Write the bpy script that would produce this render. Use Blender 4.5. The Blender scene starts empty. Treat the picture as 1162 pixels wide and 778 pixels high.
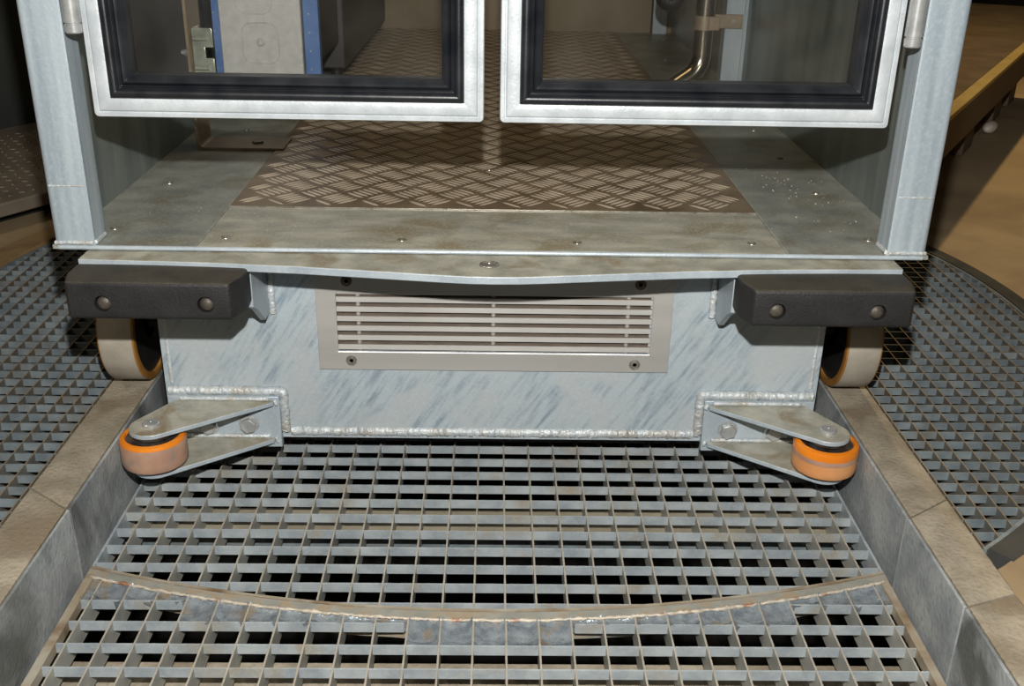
import bpy, bmesh, math, random
from mathutils import Vector, Matrix
random.seed(7)
PI = math.pi
H = 0.804                      # camera height above the track grating
scn = bpy.context.scene
COL = scn.collection

# ------------------------------------------------------------------ camera, light, exposure
cam_d = bpy.data.cameras.new('camera')
cam = bpy.data.objects.new('camera', cam_d); COL.objects.link(cam)
dy = Vector((565-581, 389+136, -1186)).normalized()
dz = -Vector((529-581, 389-3070, -1186)).normalized()
dz = (dz - dy*dz.dot(dy)).normalized()
dx = dy.cross(dz)
cam.matrix_world = Matrix.Translation((0, 0, H)) @ Matrix((dx, dy, dz)).to_4x4()
cam_d.sensor_width = 36; cam_d.lens = 1186/1162*36
cam_d.clip_start = 0.01; cam_d.clip_end = 60
scn.camera = cam

def light(name, kind, loc, energy, color, target=None, **kw):
    d = bpy.data.lights.new(name, kind); d.energy = energy; d.color = color
    for k, v in kw.items(): setattr(d, k, v)
    o = bpy.data.objects.new(name, d); COL.objects.link(o); o.location = loc
    if target is not None:
        o.rotation_euler = (Vector(target)-Vector(loc)).to_track_quat('-Z', 'Y').to_euler()
    return o
light('camera_flash', 'SPOT', (0.0, 0.075, H+0.19), 118, (1.0, 0.965, 0.91), (0, 1.35, H-0.47),
      spot_size=math.radians(105), spot_blend=0.6, shadow_soft_size=0.014)
light('hall_lamp', 'AREA', (.78, 4.25, 3.3), 62, (1.0, 0.72, 0.36), (1.4, 2.6, 0), size=0.16)
light('hall_fill_left', 'AREA', (-3.0, 0.4, 3.4), 22, (1.0, 0.82, 0.60), (-1.0, 2.0, 0), size=0.6)  # added fill that lifts the dark panel and step on the left
light('cabin_fill', 'AREA', (0, 2.1, H+1.45), 2.6, (1.0, 0.74, 0.40), (0, 2.1, 0), size=0.5)  # added warm fill brightening the cabin floor, without a fitting

w = bpy.data.worlds.new('hall'); scn.world = w; w.use_nodes = True
bg = w.node_tree.nodes['Background']; bg.inputs[0].default_value = (1.0, 0.85, 0.66, 1); bg.inputs[1].default_value = 0.05
scn.view_settings.view_transform = 'Standard'; scn.view_settings.look = 'None'
scn.view_settings.exposure = 0.0; scn.view_settings.gamma = 1.0
scn.view_settings.use_curve_mapping = False

# ------------------------------------------------------------------ materials
def s2l(c):
    return tuple(((v/255)/12.92 if v/255 <= .04045 else ((v/255+.055)/1.055)**2.4) for v in c)+(1,)
def mat(name, c1, c2=None, scale=18, metallic=0.0, rough=0.5, bump=0.0, bscale=150, stretch=(1, 1, 1), rot=(0, 0, 0),
        speck=None, speck_scale=220, speck_amt=0.25, rvar=0.12, detail=6, contrast=(0.35, 0.65), stain=None, stain_scale=4, stain_pos=(.5, .7)):
    m = bpy.data.materials.new(name); m.use_nodes = True
    n = m.node_tree.nodes; l = m.node_tree.links
    p = n['Principled BSDF']
    p.inputs['Metallic'].default_value = metallic; p.inputs['Roughness'].default_value = rough
    tc = n.new('ShaderNodeTexCoord')
    mp = n.new('ShaderNodeMapping'); mp.inputs['Scale'].default_value = stretch; mp.inputs['Rotation'].default_value = rot
    m0 = n.new('ShaderNodeMapping'); m0.inputs['Rotation'].default_value = rot; mp.inputs['Rotation'].default_value = (0, 0, 0)
    l.new(tc.outputs['Object'], m0.inputs[0]); l.new(m0.outputs[0], mp.inputs[0])
    nz = n.new('ShaderNodeTexNoise'); nz.inputs['Scale'].default_value = scale; nz.inputs['Detail'].default_value = detail
    l.new(mp.outputs[0], nz.inputs['Vector'])
    rp = n.new('ShaderNodeMapRange'); rp.inputs[1].default_value = contrast[0]; rp.inputs[2].default_value = contrast[1]
    l.new(nz.outputs['Fac'], rp.inputs[0])
    mx = n.new('ShaderNodeMix'); mx.data_type = 'RGBA'
    mx.inputs[6].default_value = s2l(c1); mx.inputs[7].default_value = s2l(c2 or c1)
    l.new(rp.outputs[0], mx.inputs[0])
    out = mx.outputs[2]
    if stain:
        n3 = n.new('ShaderNodeTexNoise'); n3.inputs['Scale'].default_value = stain_scale; n3.inputs['Detail'].default_value = 8
        n3.inputs['Distortion'].default_value = 0.6
        l.new(tc.outputs['Object'], n3.inputs['Vector'])
        r3 = n.new('ShaderNodeMapRange'); r3.inputs[1].default_value = stain_pos[0]; r3.inputs[2].default_value = stain_pos[1]
        l.new(n3.outputs['Fac'], r3.inputs[0])
        m3 = n.new('ShaderNodeMix'); m3.data_type = 'RGBA'; m3.inputs[7].default_value = s2l(stain)
        l.new(r3.outputs[0], m3.inputs[0]); l.new(out, m3.inputs[6]); out = m3.outputs[2]
    if speck:
        n2 = n.new('ShaderNodeTexNoise'); n2.inputs['Scale'].default_value = speck_scale; n2.inputs['Detail'].default_value = 2
        l.new(tc.outputs['Object'], n2.inputs['Vector'])
        r2 = n.new('ShaderNodeMapRange'); r2.inputs[1].default_value = .5; r2.inputs[2].default_value = .72; r2.inputs[4].default_value = speck_amt
        l.new(n2.outputs['Fac'], r2.inputs[0])
        m2 = n.new('ShaderNodeMix'); m2.data_type = 'RGBA'; m2.inputs[7].default_value = s2l(speck)
        l.new(r2.outputs[0], m2.inputs[0]); l.new(out, m2.inputs[6]); out = m2.outputs[2]
    l.new(out, p.inputs['Base Color'])
    rr = n.new('ShaderNodeMapRange'); rr.inputs[3].default_value = max(.03, rough-rvar); rr.inputs[4].default_value = min(1, rough+rvar)
    l.new(nz.outputs['Fac'], rr.inputs[0]); l.new(rr.outputs[0], p.inputs['Roughness'])
    if bump:
        nb = n.new('ShaderNodeTexNoise'); nb.inputs['Scale'].default_value = bscale; nb.inputs['Detail'].default_value = 3
        l.new(tc.outputs['Object'], nb.inputs['Vector'])
        b = n.new('ShaderNodeBump'); b.inputs['Strength'].default_value = bump; b.inputs['Distance'].default_value = 0.002
        l.new(nb.outputs['Fac'], b.inputs['Height']); l.new(b.outputs[0], p.inputs['Normal'])
    return m
GALV = mat('galvanised_steel', (150, 162, 171), (172, 183, 190), 26, .15, .42, .25, 260, speck=(192, 200, 206), stretch=(1, 1, .2), contrast=(.3, .7))
GALV_BOX = mat('streaked_galvanised_steel', (128, 143, 155), (164, 176, 183), 150, .1, .44, .2, 260, stretch=(1, 1, .12), rot=(0, math.radians(-33), 0), contrast=(.32, .56), detail=8, stain=(168, 176, 180), stain_scale=11, stain_pos=(.42, .58), speck=(186, 196, 200))
GALV_POST = mat('rolled_galvanised_steel', (138, 153, 164), (176, 188, 195), 60, .15, .42, .25, 260, speck=(192, 200, 206), stretch=(1, 1, .05), contrast=(.3, .7), detail=8)
GALV_FLOOR = mat('dull_zinc_sheet', (146, 147, 136), (186, 184, 170), 26, .15, .44, .15, 120, speck=(206, 204, 192), speck_amt=.4, stain=(146, 138, 116), stain_scale=13, stain_pos=(.52, .68), contrast=(.32, .68), detail=12, stretch=(.6, 1.4, 1))
GALV_SIDE = mat('grey_zinc_floor_sheet', (122, 128, 124), (158, 160, 152), 22, .15, .44, .15, 120, speck=(186, 186, 176), speck_amt=.35, stain=(122, 118, 100), stain_scale=11, contrast=(.32, .68), detail=12)
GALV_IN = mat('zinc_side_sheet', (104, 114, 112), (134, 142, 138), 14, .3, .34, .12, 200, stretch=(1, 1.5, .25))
SILL = mat('worn_sill_steel', (146, 146, 134), (184, 182, 168), 32, .2, .48, .15, 200, stain=(142, 130, 108), stain_scale=16, stain_pos=(.52, .66), speck=(202, 202, 192), contrast=(.32, .68), detail=12)
WELD = mat('weld_metal', (170, 178, 182), (194, 200, 202), 60, .2, .42, .9, 260, stain=(168, 164, 156), stain_scale=26)
WHITEF = mat('white_zinc_frame', (176, 184, 189), (196, 203, 207), 30, .1, .40, .2, 300, speck=(162, 172, 178))
RUBBER = mat('black_rubber', (22, 25, 30), (34, 36, 40), 30, 0, .34, .05, 200)
BUFFER = mat('buffer_rubber', (20, 21, 23), (29, 29, 30), 26, 0, .62, .3, 400, speck=(50, 48, 44), speck_amt=.2)
BUFFER_TOP = mat('dusty_buffer_rubber', (48, 44, 37), (60, 55, 46), 26, 0, .7, .3, 400, speck=(80, 74, 62), speck_amt=.3)
TREAD = mat('checker_aluminium', (122, 105, 83), (146, 129, 106), 20, .3, .40, .12, 200, stain=(100, 84, 62), stain_scale=7)
TREAD_BAR = mat('pale_tread_ribs', (204, 188, 166), (222, 208, 188), 20, .35, .34, .1, 200)  # ribs paler than the plate between them
GRATE = mat('galvanised_grating', (138, 148, 155), (164, 173, 177), 30, .15, .48, .2, 300, speck=(186, 186, 176), stain=(150, 142, 126), stain_scale=12, stain_pos=(.54, .74))
GRATE2 = mat('dull_side_grating', (100, 110, 116), (126, 136, 140), 30, .15, .5, .2, 300, stain=(104, 100, 92), stain_scale=13, stain_pos=(.52, .75))
CRUST = mat('crusty_weld', (164, 154, 138), (186, 178, 164), 60, .15, .5, .8, 200, stain=(150, 104, 76), stain_scale=40, stain_pos=(.58, .66))
BARTOP = mat('dirt_tan_bar_edges', (150, 144, 130), (166, 160, 148), 40, .1, .55, .2, 300)
RUSTY = mat('rusty_grating_border', (148, 134, 112), (166, 160, 146), 25, .2, .5, .2, 300, stain=(118, 94, 70), stain_scale=16)
FILL = mat('solder_fill', (112, 122, 130), (146, 154, 160), 70, .35, .30, 1.0, 170, stain=(140, 126, 106), stain_scale=22, stain_pos=(.56, .68))
CONC = mat('dusty_concrete', (122, 114, 98), (156, 147, 130), 20, 0, .8, .8, 160, speck=(104, 96, 84), speck_amt=.45, speck_scale=160, stain=(116, 104, 86), stain_scale=10, stain_pos=(.52, .68), detail=12, contrast=(.32, .68))
KERB_STEEL = mat('stained_kerb_steel', (126, 132, 136), (166, 170, 170), 12, .1, .55, .5, 160, stain=(88, 90, 88), stain_scale=7, stain_pos=(.5, .66), detail=12, speck=(96, 98, 96), speck_amt=.3, speck_scale=120)
FLOORC = mat('tan_concrete_floor', (152, 132, 102), (168, 148, 116), 5, 0, .8, .3, 60, stain=(132, 114, 88), stain_scale=3)
BROWN = mat('brown_timber_floor', (92, 78, 62), (108, 92, 74), 9, 0, .7, .3, 90)
YELLOW = mat('worn_yellow_paint', (176, 152, 92), (188, 166, 106), 12, 0, .6, .1, 100)
TANRIM = mat('tan_rim_paint', (132, 108, 74), (150, 124, 88), 12, 0, .6, .1, 100)
DARKSTEEL = mat('dark_steel', (58, 60, 60), (76, 76, 74), 10, .3, .5, .1, 100)
DARKPANEL = mat('dark_panel', (58, 62, 60), (74, 78, 74), 5, .1, .5, .1, 60, stretch=(1, 1, .3))
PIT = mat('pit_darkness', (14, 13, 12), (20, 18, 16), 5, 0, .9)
PUO = mat('orange_polyurethane', (208, 116, 24), (220, 130, 36), 20, 0, .25)
PUW = mat('worn_polyurethane', (156, 118, 98), (172, 140, 118), 26, 0, .45, .1, 200, stain=(140, 124, 116), stain_scale=24)
PUW2 = mat('worn_tan_polyurethane', (196, 134, 84), (204, 150, 100), 26, 0, .45, .1, 200)
TYRE = mat('dusty_wheel_tread', (146, 140, 128), (162, 156, 144), 30, 0, .7, .15, 200)
TYRE_EDGE = mat('amber_tyre_edge', (134, 92, 42), (152, 108, 52), 30, 0, .4)
BLACK = mat('black_plastic', (22, 22, 23), (32, 32, 32), 20, 0, .45)
LOUVRE = mat('pale_louvre_front', (180, 179, 175), (190, 189, 185), 8, .2, .4)
LONGBAR = mat('dull_long_bars', (82, 84, 82), (98, 98, 94), 30, .1, .6, .2, 300, stain=(96, 84, 66), stain_scale=13, stain_pos=(.48, .7))
BEAM = mat('dark_dusty_beam', (128, 120, 102), (144, 136, 118), 14, 0, .8, .3, 120)
BOLTD = mat('dull_brown_bolt', (66, 61, 56), (84, 78, 70), 90, .3, .5, .4, 300)
LONGTOP = mat('rusty_bar_edges', (122, 104, 78), (138, 122, 98), 40, .1, .6, .2, 300)
FARLONG = mat('dirty_galvanised_bars', (140, 142, 138), (160, 160, 152), 30, .15, .5, .2, 300)
DIRTY = mat('dirty_band_steel', (132, 132, 124), (150, 150, 142), 30, .15, .5, .5, 200, stain=(152, 138, 116), stain_scale=30, stain_pos=(.5, .62))
STEPD = mat('dusty_step_tread', (112, 104, 92), (132, 122, 108), 12, .1, .5, .1, 100)
GREASE_SHADE = mat('greasy_shaded_steel', (74, 66, 58), (110, 104, 98), 60, .7, .3)  # greasy parts, also the shade put into the upper grille screws
ALU = mat('anodised_aluminium', (164, 163, 160), (174, 173, 170), 8, .25, .36, .05, 400, stretch=(.1, 1, 4))
ALU_D = mat('brown_louvre_aluminium', (104, 94, 84), (120, 108, 98), 30, .2, .55)
SCREW = mat('screw_steel', (150, 146, 136), (176, 172, 162), 80, .7, .3)
BACKW = mat('brown_aluminium_wall', (112, 98, 74), (128, 114, 88), 8, .2, .45, .15, 160, stretch=(1, 1, .3))
BOLT = mat('zinc_bolt', (158, 162, 162), (180, 182, 182), 60, .4, .3)
BRONZE = mat('brown_bracket_steel', (128, 112, 92), (146, 130, 110), 30, .3, .45)
STAIN = mat('polished_stainless', (170, 160, 146), (180, 170, 156), 10, 1.0, .2, rvar=.04)
BLUE = mat('blue_painted_strip', (86, 120, 178), (96, 130, 186), 30, 0, .4, speck=(124, 150, 194))
PANEL = mat('grey_pressed_panel', (196, 196, 193), (212, 212, 209), 60, .1, .42, .8, 500, speck=(226, 226, 223), speck_scale=500)
ENAMEL = mat('charcoal_cabinet_enamel', (44, 43, 44), (56, 54, 54), 9, 0, .5, .1, 100, speck=(78, 76, 76), speck_scale=60)
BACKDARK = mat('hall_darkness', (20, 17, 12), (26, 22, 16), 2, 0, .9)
WHITEP = mat('white_paint', (214, 204, 192), (224, 216, 206), 20, 0, .5)
DUST = mat('white_crumbs', (190, 186, 176), (206, 202, 194), 20, 0, .7)
GREYP = mat('grey_tube_paint', (104, 106, 106), (118, 120, 120), 20, .2, .4)
ZCLEAR = mat('bright_zinc_plate', (176, 182, 168), (204, 210, 196), 60, .6, .22, .2, 90)

def glass_mat():
    m = bpy.data.materials.new('dusty_window_glass'); m.use_nodes = True
    n = m.node_tree.nodes; l = m.node_tree.links; n.clear()
    out = n.new('ShaderNodeOutputMaterial')
    tr = n.new('ShaderNodeBsdfTransparent'); tr.inputs[0].default_value = (.95, .955, .95, 1)
    gl = n.new('ShaderNodeBsdfGlossy'); gl.inputs['Roughness'].default_value = .03
    df = n.new('ShaderNodeBsdfDiffuse'); df.inputs[0].default_value = (.6, .57, .5, 1)
    lw = n.new('ShaderNodeFresnel'); lw.inputs[0].default_value = 1.45
    m1 = n.new('ShaderNodeMixShader'); l.new(lw.outputs[0], m1.inputs[0]); l.new(tr.outputs[0], m1.inputs[1]); l.new(gl.outputs[0], m1.inputs[2])
    tc = n.new('ShaderNodeTexCoord')
    nz = n.new('ShaderNodeTexNoise'); nz.inputs['Scale'].default_value = 9; nz.inputs['Detail'].default_value = 9
    l.new(tc.outputs['Object'], nz.inputs['Vector'])
    mr = n.new('ShaderNodeMapRange'); mr.inputs[1].default_value = .4; mr.inputs[2].default_value = .75; mr.inputs[3].default_value = .002; mr.inputs[4].default_value = .022
    l.new(nz.outputs['Fac'], mr.inputs[0])
    m2 = n.new('ShaderNodeMixShader'); l.new(mr.outputs[0], m2.inputs[0]); l.new(m1.outputs[0], m2.inputs[1]); l.new(df.outputs[0], m2.inputs[2])
    l.new(m2.outputs[0], out.inputs[0])
    return m
GLASS = glass_mat()

# ------------------------------------------------------------------ object helpers
def empty(name, loc, label=None, cat=None, group=None):
    o = bpy.data.objects.new(name, None); COL.objects.link(o); o.location = loc; o.empty_display_size = .05
    return tag(o, label, cat, group)
def tag(o, label=None, cat=None, group=None, kind=None):
    if label: o['label'] = label
    if cat: o['category'] = cat
    if group: o['group'] = group
    if kind: o['kind'] = kind
    return o
def root_loc(p):
    v = Vector((0, 0, 0))
    while p is not None: v += p.location; p = p.parent
    return v
def obj(name, bm, m, parent=None, bevel=0, bseg=2, smooth=True, loc=None, label=None, ang=35):
    me = bpy.data.meshes.new(name)
    bmesh.ops.recalc_face_normals(bm, faces=bm.faces[:])
    off = Vector(loc) if loc is not None else Vector((0, 0, 0))
    base = root_loc(parent) if parent is not None else Vector((0, 0, 0))
    if loc is None: off = base
    bm.transform(Matrix.Translation(-off))
    bm.to_mesh(me); bm.free()
    for x in (m if isinstance(m, (list, tuple)) else [m]): me.materials.append(x)
    if smooth:
        for p in me.polygons: p.use_smooth = True
        me.set_sharp_from_angle(angle=math.radians(ang))
    o = bpy.data.objects.new(name, me); COL.objects.link(o)
    if parent is not None: o.parent = parent
    o.location = off - base
    if bevel:
        b = o.modifiers.new('bevel', 'BEVEL'); b.width = bevel; b.segments = bseg; b.limit_method = 'ANGLE'; b.angle_limit = math.radians(40)
        b.harden_normals = False
    if label: o['label'] = label
    return o
def center(pts):
    return sum((Vector(p) for p in pts), Vector())/len(pts)
def N(): return bmesh.new()
def upface(bm, mi, z=None):
    bm.normal_update()
    for f in bm.faces:
        if abs(f.normal.z) > .9 and f.calc_center_median().z > (z if z is not None else -9): f.material_index = mi
    return bm
def box(bm, x0, x1, y0, y1, z0, z1, mi=0):
    if x0 > x1: x0, x1 = x1, x0
    if y0 > y1: y0, y1 = y1, y0
    v = [bm.verts.new(c) for c in ((x0, y0, z0), (x1, y0, z0), (x1, y1, z0), (x0, y1, z0), (x0, y0, z1), (x1, y0, z1), (x1, y1, z1), (x0, y1, z1))]
    for f in ((0, 3, 2, 1), (4, 5, 6, 7), (0, 1, 5, 4), (1, 2, 6, 5), (2, 3, 7, 6), (3, 0, 4, 7)):
        bm.faces.new([v[i] for i in f]).material_index = mi
    return bm
def loft(bm, loops, closed=True, caps=True, mi=0):
    vl = [[bm.verts.new(p) for p in lp] for lp in loops]
    n = len(vl[0])
    for a, b in zip(vl[:-1], vl[1:]):
        for i in range(n if closed else n-1):
            j = (i+1) % n
            try: bm.faces.new((a[i], a[j], b[j], b[i])).material_index = mi
            except ValueError: pass
    if caps:
        bm.faces.new(vl[0][::-1]).material_index = mi; bm.faces.new(vl[-1]).material_index = mi
    return vl
def prism(bm, pts, z0, z1, axis='z', mi=0):
    def P(p, h): return {'z': (p[0], p[1], h), 'y': (p[0], h, p[1]), 'x': (h, p[0], p[1])}[axis]
    loft(bm, [[P(p, z0) for p in pts], [P(p, z1) for p in pts]], mi=mi); return bm
def tube(bm, path, r, seg=16, mi=0, caps=True):
    path = [Vector(p) for p in path]; loops = []
    t0 = (path[1]-path[0]).normalized(); up = Vector((0, 0, 1)) if abs(t0.z) < .9 else Vector((0, 1, 0))
    u = t0.cross(up).normalized()
    for i, p in enumerate(path):
        a = path[max(i-1, 0)]; b = path[min(i+1, len(path)-1)]
        t = (b-a).normalized(); u = (u - t*u.dot(t)).normalized(); v = t.cross(u)
        rr = r(i) if callable(r) else r
        loops.append([p+u*math.cos(2*PI*k/seg)*rr+v*math.sin(2*PI*k/seg)*rr for k in range(seg)])
    loft(bm, loops, caps=caps, mi=mi); return bm
def lathe(bm, prof, c, axis='z', seg=40, mis=None, mi=0, close=False):
    c = Vector(c); loops = []
    for r, h in prof:
        lp = []
        for k in range(seg):
            a = 2*PI*k/seg; x, y = math.cos(a)*r, math.sin(a)*r
            lp.append(c+Vector({'z': (x, y, h), 'y': (x, h, y), 'x': (h, x, y)}[axis]))
        loops.append(lp)
    vl = [[bm.verts.new(p) for p in lp] for lp in loops]
    prs = list(zip(vl[:-1], vl[1:]))
    if close: prs.append((vl[-1], vl[0]))
    for q, (a, b) in enumerate(prs):
        for i in range(seg):
            j = (i+1) % seg
            bm.faces.new((a[i], a[j], b[j], b[i])).material_index = mis[q] if mis else mi
    if not close:
        if prof[0][0] > 1e-6: bm.faces.new(vl[0][::-1]).material_index = mis[0] if mis else mi
        if prof[-1][0] > 1e-6: bm.faces.new(vl[-1]).material_index = mis[-1] if mis else mi
    return bm
def blob(bm, M_, seg=6):
    """low faceted pebble / dome: octagon-like rings transformed by M_"""
    rows = [[M_ @ Vector((math.cos(2*PI*k/seg)*math.cos(e), math.sin(2*PI*k/seg)*math.cos(e), math.sin(e))) for k in range(seg)] for e in (-1.1, -.4, .4, 1.1)]
    loft(bm, rows)
def hull(pts):
    pts = sorted(set(pts))
    def half(ps):
        h = []
        for p in ps:
            while len(h) > 1 and (h[-1][0]-h[-2][0])*(p[1]-h[-2][1])-(h[-1][1]-h[-2][1])*(p[0]-h[-2][0]) <= 1e-12: h.pop()
            h.append(p)
        return h
    a = half(pts); b = half(pts[::-1]); return a[:-1]+b[:-1]
def hexpts(cx, cz, r, a0=0): return [(cx+r*math.cos(a0+PI/3*k), cz+r*math.sin(a0+PI/3*k)) for k in range(6)]
def circ(cx, cz, r, n=24): return [(cx+r*math.cos(2*PI*k/n), cz+r*math.sin(2*PI*k/n)) for k in range(n)]
def rect_ring(bm, x0, x1, z0, z1, prof, R=0.0, n=4, mi=0):
    """profile (inset, y) swept round a rectangle in the XZ plane, mitred / rounded corners"""
    loops = []
    for d, y in prof:
        r = max(R-d, 0.0004); lp = []
        for cx, cz, a in ((x1-d-r, z1-d-r, 0), (x0+d+r, z1-d-r, PI/2), (x0+d+r, z0+d+r, PI), (x1-d-r, z0+d+r, 1.5*PI)):
            for k in range(n+1):
                t = a+PI/2*k/n; lp.append((cx+r*math.cos(t), y, cz+r*math.sin(t)))
        loops.append(lp)
    vl = [[bm.verts.new(p) for p in lp] for lp in loops]; L = len(vl); m = len(vl[0])
    for q in range(L):
        a, b = vl[q], vl[(q+1) % L]
        for i in range(m):
            j = (i+1) % m; bm.faces.new((a[i], a[j], b[j], b[i])).material_index = mi
    return bm
def cut(o, cutter_bm):
    """subtract a closed bmesh (world coordinates) from o's mesh, for real recesses and openings"""
    me = bpy.data.meshes.new('cut'); bmesh.ops.recalc_face_normals(cutter_bm, faces=cutter_bm.faces[:])
    cutter_bm.to_mesh(me); cutter_bm.free()
    c = bpy.data.objects.new('cut', me); COL.objects.link(c)
    md = o.modifiers.new('cut', 'BOOLEAN'); md.object = c; md.solver = 'EXACT'; md.operation = 'DIFFERENCE'
    bpy.context.view_layer.update()
    dg = bpy.context.evaluated_depsgraph_get()
    new = bpy.data.meshes.new_from_object(o.evaluated_get(dg)); o.modifiers.clear(); o.data = new
    for p in new.polygons: p.use_smooth = True
    new.set_sharp_from_angle(angle=math.radians(35))
    bpy.data.objects.remove(c)
def weld(name, path, r, parent, step=.0030):
    """rippled bead along a path"""
    bm = N(); P = [Vector(p) for p in path]; pts = []
    for a, b in zip(P[:-1], P[1:]):
        n = max(2, int((b-a).length/step)); pts += [a.lerp(b, i/n) for i in range(n)]
    pts.append(P[-1])
    fine = []
    for a, b in zip(pts[:-1], pts[1:]): fine += [a, a.lerp(b, .5)]
    fine.append(pts[-1])
    rr = [r*(1.0 if i % 2 else .91)*random.uniform(.94, 1.06) for i in range(len(fine))]
    rr[0] *= .5; rr[-1] *= .5
    jit = [p+Vector((random.uniform(-1, 1), random.uniform(-.4, .4), random.uniform(-1, 1)))*r*.10 for p in fine]
    tube(bm, jit, lambda i: rr[i], 10)
    return obj(name, bm, WELD, parent, ang=60)

# ================================================================== LARGE STRUCTURE
ZK = H-0.707          # kerb top
ZF = H-0.710          # surrounding floor / side grating top
CY = 1.80             # turntable centre
# pit below the gratings
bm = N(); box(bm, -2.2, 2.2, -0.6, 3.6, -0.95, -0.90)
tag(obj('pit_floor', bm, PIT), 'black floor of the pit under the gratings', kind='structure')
# surrounding concrete floor with the round opening of the turntable and the track slot
bm = N(); seg = 180; radii = (1.004, 1.3, 1.8, 2.6, 4.0, 6.5)
rings = [[bm.verts.new((r*math.sin(2*PI*k/seg), CY+r*math.cos(2*PI*k/seg), ZF)) for k in range(seg)] for r in radii]
for a, b in zip(rings[:-1], rings[1:]):
    for i in range(seg):
        j = (i+1) % seg; bm.faces.new((a[i], a[j], b[j], b[i]))
for xx in (-.56, .56):
    bmesh.ops.bisect_plane(bm, geom=bm.verts[:]+bm.edges[:]+bm.faces[:], plane_co=(xx, 0, 0), plane_no=(1, 0, 0))
dead = [f for f in bm.faces if abs(f.calc_center_median().x) < .56 and f.calc_center_median().y < CY]
bmesh.ops.delete(bm, geom=dead, context='FACES')
r = bmesh.ops.extrude_face_region(bm, geom=bm.faces[:])
bmesh.ops.translate(bm, verts=[v for v in r['geom'] if isinstance(v, bmesh.types.BMVert)], vec=(0, 0, -.12))
tag(obj('floor', bm, FLOORC, smooth=False), kind='structure')
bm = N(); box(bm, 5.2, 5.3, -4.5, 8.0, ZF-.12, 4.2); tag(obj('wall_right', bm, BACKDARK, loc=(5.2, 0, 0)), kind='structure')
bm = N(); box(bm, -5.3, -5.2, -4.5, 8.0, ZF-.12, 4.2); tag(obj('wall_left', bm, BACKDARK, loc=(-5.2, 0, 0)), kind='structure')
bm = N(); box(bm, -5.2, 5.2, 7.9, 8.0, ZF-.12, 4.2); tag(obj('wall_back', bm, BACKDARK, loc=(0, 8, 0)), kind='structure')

# ------------------------------------------------------------------ kerbs of the track
def kerb(s, yn0, yf0, yn1, yf1, label):
    """yn/yf: inner-side and outer-side y of near end (0) and far end (1) - the joints are cut on a curve"""
    xi, xo = s*.5176, s*.5805
    t = empty('track_kerb', (s*.545, (yn0+yn1)/2, -.06), label, 'kerb', 'kerbs along both sides of the track')
    bm = N(); n = 14; top = []; bot = []
    loops = []
    for k in range(n+1):
        f = k/n; yi = yn0+(yn1-yn0)*f; yo = yf0+(yf1-yf0)*f
        j = random.uniform(-.0006, .0006)
        loops.append([(xi, yi, -.06), (xi, yi, ZK-.0015), (xi+s*.003, yi, ZK+j*.3), (xo-s*.004, yo, ZK+j*.3), (xo+j, yo, ZK-.004), (xo, yo, -.06)])
    loft(bm, loops); obj('concrete_beam', bm, CONC, t)
    bm = N(); box(bm, s*.5125, s*.5162, yn0, yn1, -.06, ZK-.0022); obj('steel_face', bm, KERB_STEEL, t, bevel=.0006, label='stained grey steel face towards the track')
    return t
kerb(-1, 1.0905, 1.1325, 2.95, 2.95, 'tan topped kerb on the left side of the track, beyond its joint, carrying the left wheel')
kerb(-1, .35, .35, 1.0875, 1.1295, 'tan topped kerb in the lower left foreground, nearer than the joint')
kerb(1, 1.0855, 1.1245, 2.95, 2.95, 'tan topped kerb on the right side of the track, beyond its joint, carrying the right wheel')
kerb(1, .912, .932, 1.0825, 1.1215, 'short middle length of tan topped kerb on the right, between two joints')
kerb(1, .35, .35, .909, .929, 'tan topped kerb in the lower right corner foreground')

# rim of the round platform and its side gratings
def arcpts(R0, R1, a0, a1, n):
    o = [(R0*math.sin(a0+(a1-a0)*k/n), CY-R0*math.cos(a0+(a1-a0)*k/n)) for k in range(n+1)]
    i = [(R1*math.sin(a0+(a1-a0)*k/n), CY-R1*math.cos(a0+(a1-a0)*k/n)) for k in range(n+1)]
    return o, i
def ring_sector(bm, R0, R1, a0, a1, z0, z1, n=60):
    o, i = arcpts(R0, R1, a0, a1, n)
    loft(bm, [[(i[k][0], i[k][1], z0), (i[k][0], i[k][1], z1), (o[k][0], o[k][1], z1), (o[k][0], o[k][1], z0)] for k in range(n+1)])
def side_grating(s, label):
    R = .972
    t = empty('side_grating', (s*.78, CY, -.02+ZF), label, 'floor grating', 'gratings beside the track')
    bm = N(); x0 = .5815; zt = ZF-.001
    y = CY-R+.02; y = 1.0
    dyp, dxp = .0281, .0272
    while y < CY+R:
        c = R*R-(y-CY)**2
        if c > 0:
            x1 = math.sqrt(c)
            if x1 > x0+.01: box(bm, s*x0, s*x1, y-.001, y+.001, zt-.0112, zt)
        y += dyp
    obj('cross_bar_mesh', bm, GRATE2, t, smooth=False); bm = N()
    x = x0+.002
    while x < R:
        h = math.sqrt(R*R-x*x)
        y0, y1 = CY-h, min(CY+h, 2.9)
        box(bm, s*(x-.0009), s*(x+.0009), y0, y1, zt-.032, zt+.0008)
        x += dxp
    upface(bm, 1, zt-.001); obj('long_bar_mesh', bm, [LONGBAR, LONGTOP], t, smooth=False)
    bm = N(); a = math.asin(.583/R)
    a0, a1 = (a, PI-.67) if s > 0 else (-(PI-.67), -a)
    ring_sector(bm, R+.003, R-.002, a0, a1, zt-.034, zt+.001)
    obj('edge_band', bm, GRATE2, t)
    return t
side_grating(-1, 'fine meshed dull grey grating left of the left kerb')
side_grating(1, 'fine meshed dull grey grating right of the right kerb, bounded by a curved rim')
bm = N(); ring_sector(bm, 1.006, .976, .645, PI-.67, ZF-.06, ZF+.002)
tag(obj('platform_rim', bm, DARKSTEEL, loc=(1.0, CY, ZF)), 'curved dark grey steel rim between the right side grating and the tan floor', 'rim')
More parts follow.
